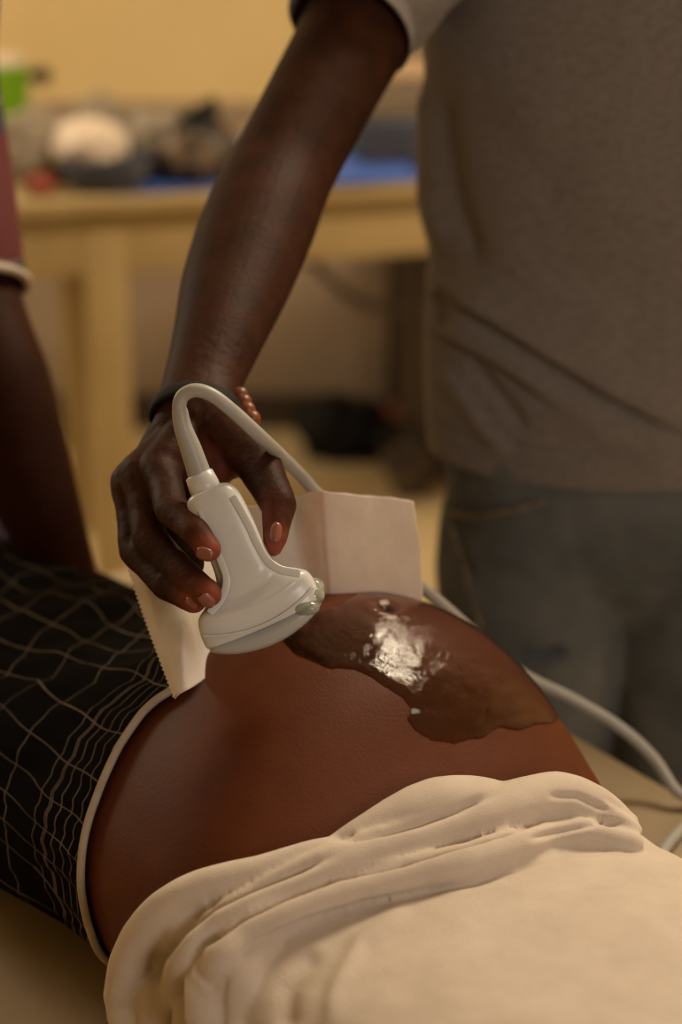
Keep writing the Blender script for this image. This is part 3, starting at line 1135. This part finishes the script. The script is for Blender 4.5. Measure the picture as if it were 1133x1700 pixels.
# --- T-shirt
HEMZ = 0.885
rows = []
stt = [(0.872, .186, .122), (0.885, .187, .123), (0.95, .188, .123), (1.02, .186, .124), (1.06, .184, .124), (1.10, .188, .128), (1.18, .190, .130), (1.28, .195, .130),
       (1.38, .198, .122), (1.425, .185, .112), (1.455, .140, .098), (1.478, .085, .075)]
for z, a, b_ in cr(stt, 330):
    rows.append([Vector((SX + a * math.cos(t_), SY + b_ * math.sin(t_), z)) for t_ in [2 * math.pi * k / 300 for k in range(300)]])
ts = MB().rings(rows, caps=False)
tme = ts.mesh('tshirt')
SF = fold_fn([
    ([(708, 455), (760, 500), (830, 545), (900, 592), (1000, 652), (1160, 735)], 20, 0.011, 's'),
    ([(715, 545), (770, 575), (850, 625), (930, 680)], 16, 0.008, 's'),
    ([(730, 600), (770, 660), (810, 720), (850, 760)], 13, 0.007, 'r'),
    ([(770, 590), (830, 660), (880, 720)], 12, -0.007, 'r'),
    ([(722, 480), (735, 520), (740, 550)], 9, -0.007, 'r'),
    ([(700, 120), (712, 220), (715, 330), (740, 430)], 14, 0.009, 'r'),
    ([(740, 130), (745, 240), (760, 350), (800, 460)], 18, -0.008, 'r'),
    ([(800, 380), (900, 480), (1050, 560)], 40, 0.004, 'r'),
    ([(900, 640), (1010, 720), (1133, 770)], 25, 0.004, 'r'),
    ([(760, 130), (850, 250), (960, 330)], 40, -0.003, 'r'),
])
displace(tme, SF)
displace(tme, lambda co, no: 0.006 * noise.noise(co * 7) + 0.0022 * noise.noise(Vector((co.x * 18, co.y * 18, co.z * 10))))
sh = obj('t_shirt', tme, M['grey_knit'], man)
so = sh.modifiers.new('t', 'SOLIDIFY')
so.thickness = 0.002
displace(sh.data, lambda co, no: -0.0022 * math.exp(-((co.z - 0.905) / 0.0022) ** 2) - 0.0008 * math.exp(-((co.z - 0.889) / 0.002) ** 2) if co.z < 0.93 else 0)
# sleeve over the upper arm
sl = MB()
slp = [(582, 48, 1.612, .0500, .056), (592, 28, 1.617, .0505, .057), (616, -15, 1.63, .057, .060), (650, -80, 1.66, .064, .066), (720, -150, 1.70, .075, .070)]
sl.tube([cp(a, b_, c_) for a, b_, c_, d_, e_ in slp] + [Vector((SX - .11, SY, 1.385))], [(d_, e_) for a, b_, c_, d_, e_ in slp] + [(.082, .078)], n=60, seg=70, ref=-FW, round_ends=False, caps=False)
sme = sl.mesh('sleeve')
displace(sme, lambda co, no: 0.003 * noise.noise(co * 16))
s2 = obj('sleeve', sme, M['grey_knit'], man)
so = s2.modifiers.new('t', 'SOLIDIFY')
so.thickness = 0.002
so.offset = 1
s3 = obj('sleeve', MB().tube([Vector((SX + .15, SY, 1.40)), Vector((SX + .20, SY, 1.36)), Vector((SX + .24, SY + .01, 1.22))], [.075, .068, .060], round_ends=False), M['grey_knit'], man)

# --- jeans
jn = MB()
jn.tube([Vector((SX, SY, .80)), Vector((SX, SY, .88)), Vector((SX, SY, .96)), Vector((SX, SY, 1.02))], [(.165, .105), (.172, .112), (.168, .112), (.160, .105)], ref=Vector((0, 1, 0)), n=48)
for sg in (-1, 1):
    x0 = SX + sg * .080
    jn.tube([Vector((x0 - .002 * sg, SY, .88)), Vector((x0, SY - .005, .76)), Vector((x0 + .004 * sg, SY - .01, .62)), Vector((x0 + .01 * sg, SY, .45)), Vector((x0 + .012 * sg, SY + .01, .25)),
             Vector((x0 + .014 * sg, SY + .01, .06))], [(.092, .102), (.092, .100), (.088, .094), (.080, .085), (.072, .075), (.07, .075)], ref=Vector((0, 1, 0)), n=40, round_ends=True)
jme = fuse(jn, 0.005, 6)
JF = fold_fn([
    ([(735, 846), (790, 853), (850, 842), (905, 826)], 6, -0.004, 'r'),
    ([(735, 858), (790, 866), (850, 856), (905, 842)], 6, 0.003, 'r'),
    ([(720, 760), (740, 830), (760, 900), (790, 990)], 14, -0.004, 'r'),
    ([(850, 1092), (890, 1095), (945, 1083)], 9, -0.020, 'r'),
    ([(860, 1108), (900, 1112), (945, 1098)], 7, 0.007, 'r'),
    ([(960, 1010), (1030, 985), (1090, 955)], 14, -0.004, 'r'),
    ([(980, 1060), (1050, 1030), (1090, 1010)], 12, 0.004, 'r'),
    ([(760, 930), (830, 920), (900, 940)], 20, 0.004, 'r'),
])
displace(jme, JF)
displace(jme, lambda co, no: 0.006 * noise.noise(co * 9) + 0.002 * noise.noise(co * 30))
je = obj('jeans', jme, M['denim'], man)
jb = BVHTree.FromPolygons([v.co.copy() for v in jme.vertices], [tuple(p.vertices) for p in jme.polygons])
for ln in ([(742, 850), (790, 858), (850, 848), (902, 832)], [(742, 848), (752, 880), (775, 950), (800, 1040)]):
    P = []
    for a, b_ in ln:
        h, n_ = ray(a, b_, jb)
        if h is not None:
            P.append(h + n_ * 0.001)
    if len(P) > 2:
        obj('seam', MB().tube(P, [.0022] * len(P), n=8), M['denim_dark'], je)
for sg in (-1, 1):
    obj('shoe', MB().tube([Vector((SX + sg * .1, SY + .05, .045)), Vector((SX + sg * .1, SY - .06, .045)), Vector((SX + sg * .1, SY - .17, .035))], [(.042, .042), (.048, .042), (.04, .03)], ref=Vector((0, 0, 1))), M['black'], man)

# ------------------------------------------------------------------ helper at the left edge
hp = empty('helper', (-0.52, 1.98, 0), 'person at left edge in dark red and navy patterned blouse, one bare forearm down', 'person')
hb = MB()
HX, HY = -0.55, 2.08
ha = [(-118, 60, 1.86, .048), (-96, 250, 1.84, .046), (-72, 420, 1.82, .045), (-38, 540, 1.80, .046), (-2, 640, 1.78, .046), (35, 760, 1.77, .042), (72, 860, 1.76, .035), (105, 945, 1.755, .028), (120, 985, 1.75, .026)]
hb.tube([cp(a, b_, c_) for a, b_, c_, d_ in ha], [d_ for a, b_, c_, d_ in ha], n=28, seg=70)
hc = cp(140, 1020, 1.74)
for k in range(4):
    hb.tube([cp(122, 985, 1.75), hc + Vector((.005 * k, -.012 * k + .02, 0)), hc + Vector((.03 + .006 * k, -.022 * k + .03, -.035))], [.017, .011, .008], n=10)
hb.tube([Vector((HX, HY, .85)), Vector((HX, HY, 1.1)), Vector((HX, HY, 1.35))], [(.15, .10), (.13, .09), (.14, .08)], ref=Vector((0, 1, 0)))
hb.tube([Vector((HX - .17, HY, 1.36)), Vector((HX, HY, 1.39)), Vector((HX + .16, HY - .02, 1.36))], [.05, .06, .05])
hb.tube([Vector((HX + .16, HY - .02, 1.36)), cp(-118, 60, 1.86)], [.05, .048], smooth=False)
hb.tube([Vector((HX, HY, 1.38)), Vector((HX, HY - .01, 1.48))], [.052, .05], smooth=False)
hb.ell((HX, HY - .02, 1.585), (.075, .095, .118))
hb.ell((HX, HY - .115, 1.575), (.012, .018, .02))
hb.tube([Vector((HX - .2, HY, 1.34)), Vector((HX - .24, HY, 1.05)), Vector((HX - .22, HY - .08, .82))], [.048, .038, .027])
obj('body', fuse(hb, 0.005, 5), M['skin_h'], hp)
obj('hair', MB().ell((HX, HY, 1.62), (.085, .105, .105)), M['black'], hp)
bl = MB()
bl.tube([Vector((HX, HY, .84)), Vector((HX, HY, 1.05)), Vector((HX, HY, 1.3)), Vector((HX, HY, 1.42))], [(.175, .12), (.155, .11), (.17, .105), (.10, .07)], ref=Vector((0, 1, 0)), n=40, round_ends=False)
obj('blouse', bl, M['blouse'], hp)
hs = [(-120, -60, 1.87, .066), (-116, 100, 1.86, .060), (-92, 280, 1.84, .060), (-74, 400, 1.815, .058), (-62, 482, 1.805, .0565)]
hsl = MB().tube([Vector((HX + .15, HY - .02, 1.37))] + [cp(a, b_, c_) for a, b_, c_, d_ in hs], [.066] + [d_ for a, b_, c_, d_ in hs], n=40, seg=60, round_ends=False, caps=False)
slo = obj('sleeve', hsl, M['blouse'], hp)
wc2 = cp(-62, 482, 1.805)
ax = (cp(-62, 482, 1.805) - cp(-74, 400, 1.815)).normalized()
sd = (RT - ax * RT.dot(ax)).normalized()
f2 = ax.cross(sd)
lp2 = [wc2 + sd * (.057 * math.cos(a)) + f2 * (.057 * math.sin(a)) for a in [2 * math.pi * k / 48 for k in range(49)]]
obj('white_cuff_trim', MB().tube(lp2, [.0042] * 49, n=10, seg=96, round_ends=False), M['whitetrim'], slo)
obj('skirt', MB().tube([Vector((HX + .02, HY + .02, .95)), Vector((HX + .03, HY, .75)), Vector((HX + .03, HY, .45)), Vector((HX + .03, HY, .12))], [(.15, .11), (.205, .12), (.215, .13), (.20, .13)],
                       ref=Vector((0, 1, 0)), n=40), M['purple'], hp)
for sg in (-1, 1):
    obj('shoe', MB().tube([Vector((HX + sg * .08, HY + .03, .04)), Vector((HX + sg * .08, HY - .16, .035))], [.04, .035], smooth=False), M['black'], hp)

# ------------------------------------------------------------------ tissue paper sheet standing behind the hand
cols = [
    #  top (px,py,D)        bottom (px,py,D)
    ((190, 868, 1.425), (291, 1160, 1.318)),
    ((222, 862, 1.415), (300, 1152, 1.312)),
    ((262, 856, 1.412), (318, 1142, 1.318)),
    ((300, 850, 1.425), (338, 1128, 1.345)),
    ((340, 848, 1.440), (358, 1110, 1.372)),
    ((400, 842, 1.440), (410, 1100, 1.405)),
    ((452, 836, 1.420), (470, 1090, 1.410)),
    ((486, 826, 1.425), (515, 1080, 1.425)),
    ((525, 816, 1.405), (550, 1075, 1.425)),
    ((548, 816, 1.398), (562, 1072, 1.425)),
    ((600, 822, 1.408), (612, 1072, 1.435)),
    ((650, 826, 1.420), (655, 1072, 1.450)),
    ((686, 832, 1.428), (697, 1075, 1.460)),
]
topc = cr([c[0] for c in cols], 150)
botc = cr([c[1] for c in cols], 150)
rr = []
for i in range(150):
    row = []
    for j in range(80):
        f = j / 79
        q = np.array(topc[i]) * (1 - f) + np.array(botc[i]) * f
        bulge = 18 * math.sin(math.pi * f) * (1 if i > 110 else (-8 / 18 if i < 30 else 0)) * 0.5
        px = q[0] + (bulge if i > 110 else bulge)
        D = q[2]
        D += 0.004 * noise.noise(Vector((q[0] * .02, q[1] * .012, 2)))
        D -= 0.016 * math.exp(-((q[0] - 304 - 6 * f) / 16) ** 2) * math.exp(-((f - .74) / .2) ** 2)
        D += 0.012 * math.exp(-((q[0] - 338) / 14) ** 2) * math.exp(-((f - .8) / .25) ** 2)
        if i == 0:
            px += (1.6 if j % 2 else -1.6)
        py = q[1]
        if j == 0:
            py += 2.5 * noise.noise(Vector((i * .12, 0, 5)))
        row.append(cp(px, py, D))
    rr.append(row)
tw = obj('tissue_paper', MB().rings(rr, closed=False), M['paper'])
tag(tw, 'white tissue paper sheet with toothed edge standing between the hand and the belly', 'paper sheet')
so = tw.modifiers.new('t', 'SOLIDIFY')
so.thickness = 0.0008

# ------------------------------------------------------------------ table by the back wall
TZ = 0.755
tA = cpz(30, 338, TZ)
tB = cpz(680, 303, TZ)
tdir = (tB - tA)
tdir.z = 0
tdir.normalize()
tnor = Vector((-tdir.y, tdir.x, 0))
TR = Matrix(((tdir.x, tnor.x, 0), (tdir.y, tnor.y, 0), (0, 0, 1)))
print('table', tA, tB)


def tp(u_, v_, z):
    return Vector((tA.x, tA.y, 0)) + tdir * u_ + tnor * v_ + Vector((0, 0, z))


TLEN = 1.9
tb = empty('table', tp(0.4, 0.3, 0), 'cream painted wooden table with apron against the back wall', 'table')
obj('tabletop', MB().box(tp(TLEN / 2 - 0.25, 0.245, TZ - 0.0125), (TLEN, 0.50, 0.025), TR, 0.004), M['cream'], tb)
obj('apron', MB().box(tp(TLEN / 2 - 0.25, 0.03, TZ - 0.078), (TLEN - 0.06, 0.024, 0.104), TR, 0.003), M['cream'], tb)
obj('apron', MB().box(tp(TLEN / 2 - 0.25, 0.46, TZ - 0.078), (TLEN - 0.06, 0.024, 0.104), TR, 0.003), M['cream'], tb)
lq = cpz(172, 440, TZ - .12)
ul = (lq - tA).dot(tdir)
for u_ in (ul, TLEN - 0.32):
    for v_ in (0.045, 0.45):
        obj('leg', MB().box(tp(u_, v_, (TZ - 0.03) / 2), (0.072, 0.06, TZ - 0.03), TR, 0.005), M['cream'], tb)


def on_table(px, py, z=TZ):
    return cpz(px, py, z)


def lump(name, c, r, m, label, cat, seed=0, amp=0.25, rot=None, flat=True, group=None):
    c = Vector(c)

    def fn(d):
        k = 1 + amp * noise.noise(d * 1.7 + Vector((seed, 0, 0))) + amp * 0.6 * noise.noise(d * 4.2 + Vector((0, seed, 0))) + amp * .3 * abs(noise.noise(d * 9))
        return k
    g = MB().ell(c, r, rot, 48, 30, fn)
    if flat:
        zz = c.z - r[2] * 0.85
        g.v = [(x, y, max(z, zz)) for x, y, z in g.v]
    return tag(obj(name, g, m), label, cat, group)


# blue plastic sheet over the right part of the table top, paper on the left
bs = MB()
uu0 = (cpz(200, 320, TZ) - tA).dot(tdir)
bs.box(tp(uu0 + 0.35, 0.22, TZ + 0.0035), (0.72, 0.40, 0.004), TR, 0.0015)
tag(obj('table_cover', bs, M['bluesheet']), 'blue plastic cover lying on the cream table top', 'table cover')

q = on_table(60, 318)
lump('plastic_bag', q + Vector((-.02, .10, .055)), (.075, .06, .06), M['greybag'], 'crumpled grey plastic bag at left end of the table', 'bag', 3)
lump('red_pouch', on_table(66, 328) + Vector((-.0, .02, .016)), (.024, .02, .018), M['red'], 'small red pouch in front of the grey bag', 'pouch', 5)
# navy tray with white bag in it
tr_c = on_table(175, 322, TZ + .004) + Vector((0, .055, 0))
g = MB()
rr = []
for z_, a, b_ in ((0, .058, .045), (.004, .062, .048), (.05, .076, .062), (.052, .073, .059), (.01, .060, .045), (.008, .02, .02)):
    rr.append([tr_c + Vector((a * sup(t_, 4)[0], b_ * sup(t_, 4)[1], z_)) for t_ in [2 * math.pi * k / 48 for k in range(48)]])
g.rings(rr)
tag(obj('basin', g, M['navy']), 'dark navy basin near front edge of the cream table', 'basin')
lump('cotton_bundle', tr_c + Vector((-.03, .02, .066)), (.062, .045, .042), M['paleplastic'], 'white cotton bundle heaped over the navy basin', 'bundle', 9, 0.2, flat=False)
kb = empty('spray_bottle', tr_c + Vector((.058, .10, 0)), 'small black bottle beside the white bundle', 'bottle')
obj('bottle_body', MB().tube([kb.location + Vector((0, 0, .002)), kb.location + Vector((0, 0, .05)), kb.location + Vector((0, 0, .075))], [.022, .022, .010], smooth=False, round_ends=False), M['black'], kb)
obj('cap', MB().tube([kb.location + Vector((0, 0, .075)), kb.location + Vector((0, 0, .095))], [.011, .010], smooth=False, round_ends=False), M['black'], kb)
q = on_table(240, 306) + Vector((.01, .07, .052))
lump('clear_bag', q, (.058, .035, .055), M['greybag'], 'pale crumpled plastic bag between the white bundle and the dark brown bag', 'bag', 12, 0.3)
lump('plastic_bag', on_table(150, 290) + Vector((0, .16, .05)), (.05, .045, .055), M['greybag'], 'greyish bag peeking up behind the white bundle', 'bag', 15, 0.25)
# dark brown bag tied at the top
q = on_table(320, 313, TZ + .006) + Vector((0, .062, 0))
bg = empty('tied_bag', q, 'dark brown plastic bag with a pointed tied top on the table', 'bag')


def fnb(d):
    return 1 + .22 * noise.noise(d * 2 + Vector((7, 0, 0))) + .12 * noise.noise(d * 5)


g = MB().ell(q + Vector((0.008, 0, .050)), (.062, .050, .058), None, 48, 30, fnb)
g.v = [(x, y, max(z, q.z + .001)) for x, y, z in g.v]
obj('bag_body', g, M['brownbag'], bg)
obj('tied_top', MB().tube([q + Vector((.0, 0, .075)), q + Vector((.018, .0, .105)), q + Vector((.032, .0, .13))], [.040, .027, .010]), M['black'], bg)
# green jug at the far left with dark knob
gj = on_table(12, 224)
je_ = empty('green_jug', gj, 'bright green plastic jug with dark knob standing at the back of the table', 'jug')
rr = []
for z_, a in ((0, .037), (.006, .040), (.06, .043), (.125, .047), (.13, .047)):
    rr.append([gj + Vector((a * math.cos(t_), a * math.sin(t_), z_)) for t_ in [2 * math.pi * k / 36 for k in range(36)]])
obj('jug_body', MB().rings(rr), M['green'], je_)
obj('lid', MB().tube([gj + Vector((0, 0, .13)), gj + Vector((0, 0, .145))], [.044, .038], smooth=False, round_ends=False), M['paleplastic'], je_)
kp = cpy(70, 126, gj.y)
obj('knob', MB().ell(kp, (.017, .017, .017)), M['black'], je_)
obj('handle', MB().tube([kp, kp + Vector((-.03, 0, -.0)), gj + Vector((.04, 0, .11))], [.008, .007, .007], smooth=False), M['black'], je_)
# right of the forearm: dark crate with taupe box and cardboard boxes stacked on it
q = on_table(655, 290, TZ + .006)
qc = q + Vector((.06, .12, 0))
tag(obj('crate', MB().box(qc + Vector((0, 0, .045)), (.26, .16, .09), TR, .006), M['navy']), 'dark navy crate on the table beside the forearm', 'crate')
tag(obj('storage_box', MB().box(qc + Vector((-.005, 0, .122)), (.25, .15, .063), TR, .005), M['taupe']), 'taupe box stacked on the navy crate', 'box')
tag(obj('flat_box', MB().box(qc + Vector((.01, 0, .170)), (.24, .15, .032), TR, .004), M['beige']), 'flat beige box lying on the taupe box', 'box')
tag(obj('flat_box', MB().box(qc + Vector((.015, 0.005, .198)), (.22, .14, .020), TR, .004), M['taupe']), 'thin brown box between two beige boxes', 'box')
tag(obj('flat_box', MB().box(qc + Vector((.02, 0, .223)), (.23, .14, .028), TR, .004), M['beige']), 'flat beige box, topmost of the stack right of the forearm', 'box')
bb_ = on_table(575, 296, TZ + .008)
g = MB()
g.box(bb_ + Vector((.0, .07, .012)), (.20, .20, .006), Matrix.Rotation(.25, 3, 'Z') @ Matrix.Rotation(.12, 3, 'X'), .002)
tag(obj('blue_folder', g, M['bluesheet']), 'bright blue folder lying in front of the navy crate', 'folder')
gp = on_table(592, 262, TZ + .02)
lump('green_packet', gp + Vector((0, .03, .02)), (.018, .014, .02), M['green'], 'tiny green packet behind the blue folder', 'packet', 2, .15)
# hanging dark cable under the table
hcb = [(430, 400, 3.70), (510, 432, 3.72), (545, 462, 3.74), (580, 492, 3.75), (620, 510, 3.76), (665, 510, 3.77), (720, 490, 3.77)]
cc_ = [cpy(*h) for h in hcb]
tag(obj('hanging_cable', MB().tube(cc_, [.0095] * len(cc_), n=12, seg=80), M['duct']), 'thick dark cable hanging in a loop below the table', 'cable')
# dark upright post / cabinet behind the man
cbp = cpz(706, 690, 0.0)
cab = empty('cabinet', Vector((0.30, 4.12, 0)), 'dark brown upright cabinet standing behind the person in grey', 'cabinet')
x0 = cpy(665, 560, 3.95).x
obj('cabinet_body', MB().box((x0 + .22, 4.10, .305), (.44, .30, .61), bev=.004), M['darkwood'], cab)
obj('door', MB().box((x0 + .22, 3.944, .31), (.40, .012, .55), bev=.002), M['darkwood'], cab)
tag(obj('wall_panel_strip', MB().box((x0 - .055, 4.275, .34), (.075, .03, .68), bev=.003), M['wall_low'], smooth=False), kind='structure')
bpy.data.objects['wall_panel_strip'].name = 'trim_1'
# black bags and clutter on the floor
fz = cpz(568, 785, 0)
lump('black_bag', Vector((fz.x - .0, fz.y + .10, .060)), (.095, .075, .072), M['black'], 'large black bag slumped on the floor under the table', 'bag', 21, .3)
lump('black_bag', Vector((fz.x + .135, fz.y + .03, .045)), (.065, .06, .055), M['black'], 'lower black bag against the right side of the large black bag', 'bag', 25, .3)
fz2 = cpz(680, 800, 0)
lump('brown_bag', Vector((fz2.x + .0, fz2.y - .06, .05)), (.05, .05, .058), M['brownbag'], 'mottled brown bag on the floor next to the black bags', 'bag', 31, .35)
lump('red_packet', cpz(655, 690, .09), (.030, .02, .022), M['red'], 'small dark red packet on top of the black bags', 'packet', 33, .2)
lump('crumpled_paper', cpz(112, 790, 0) + Vector((0, .03, .022)), (.03, .03, .026), M['paleplastic'], 'crumpled pale paper on the floor left of the table leg', 'paper', 41, .3)
lump('cloth_bundle', cpz(95, 752, 0) + Vector((0, .02, .03)), (.05, .04, .035), M['black'], 'dark bundle on the floor by the wall, left of the table leg', 'bundle', 43, .2)
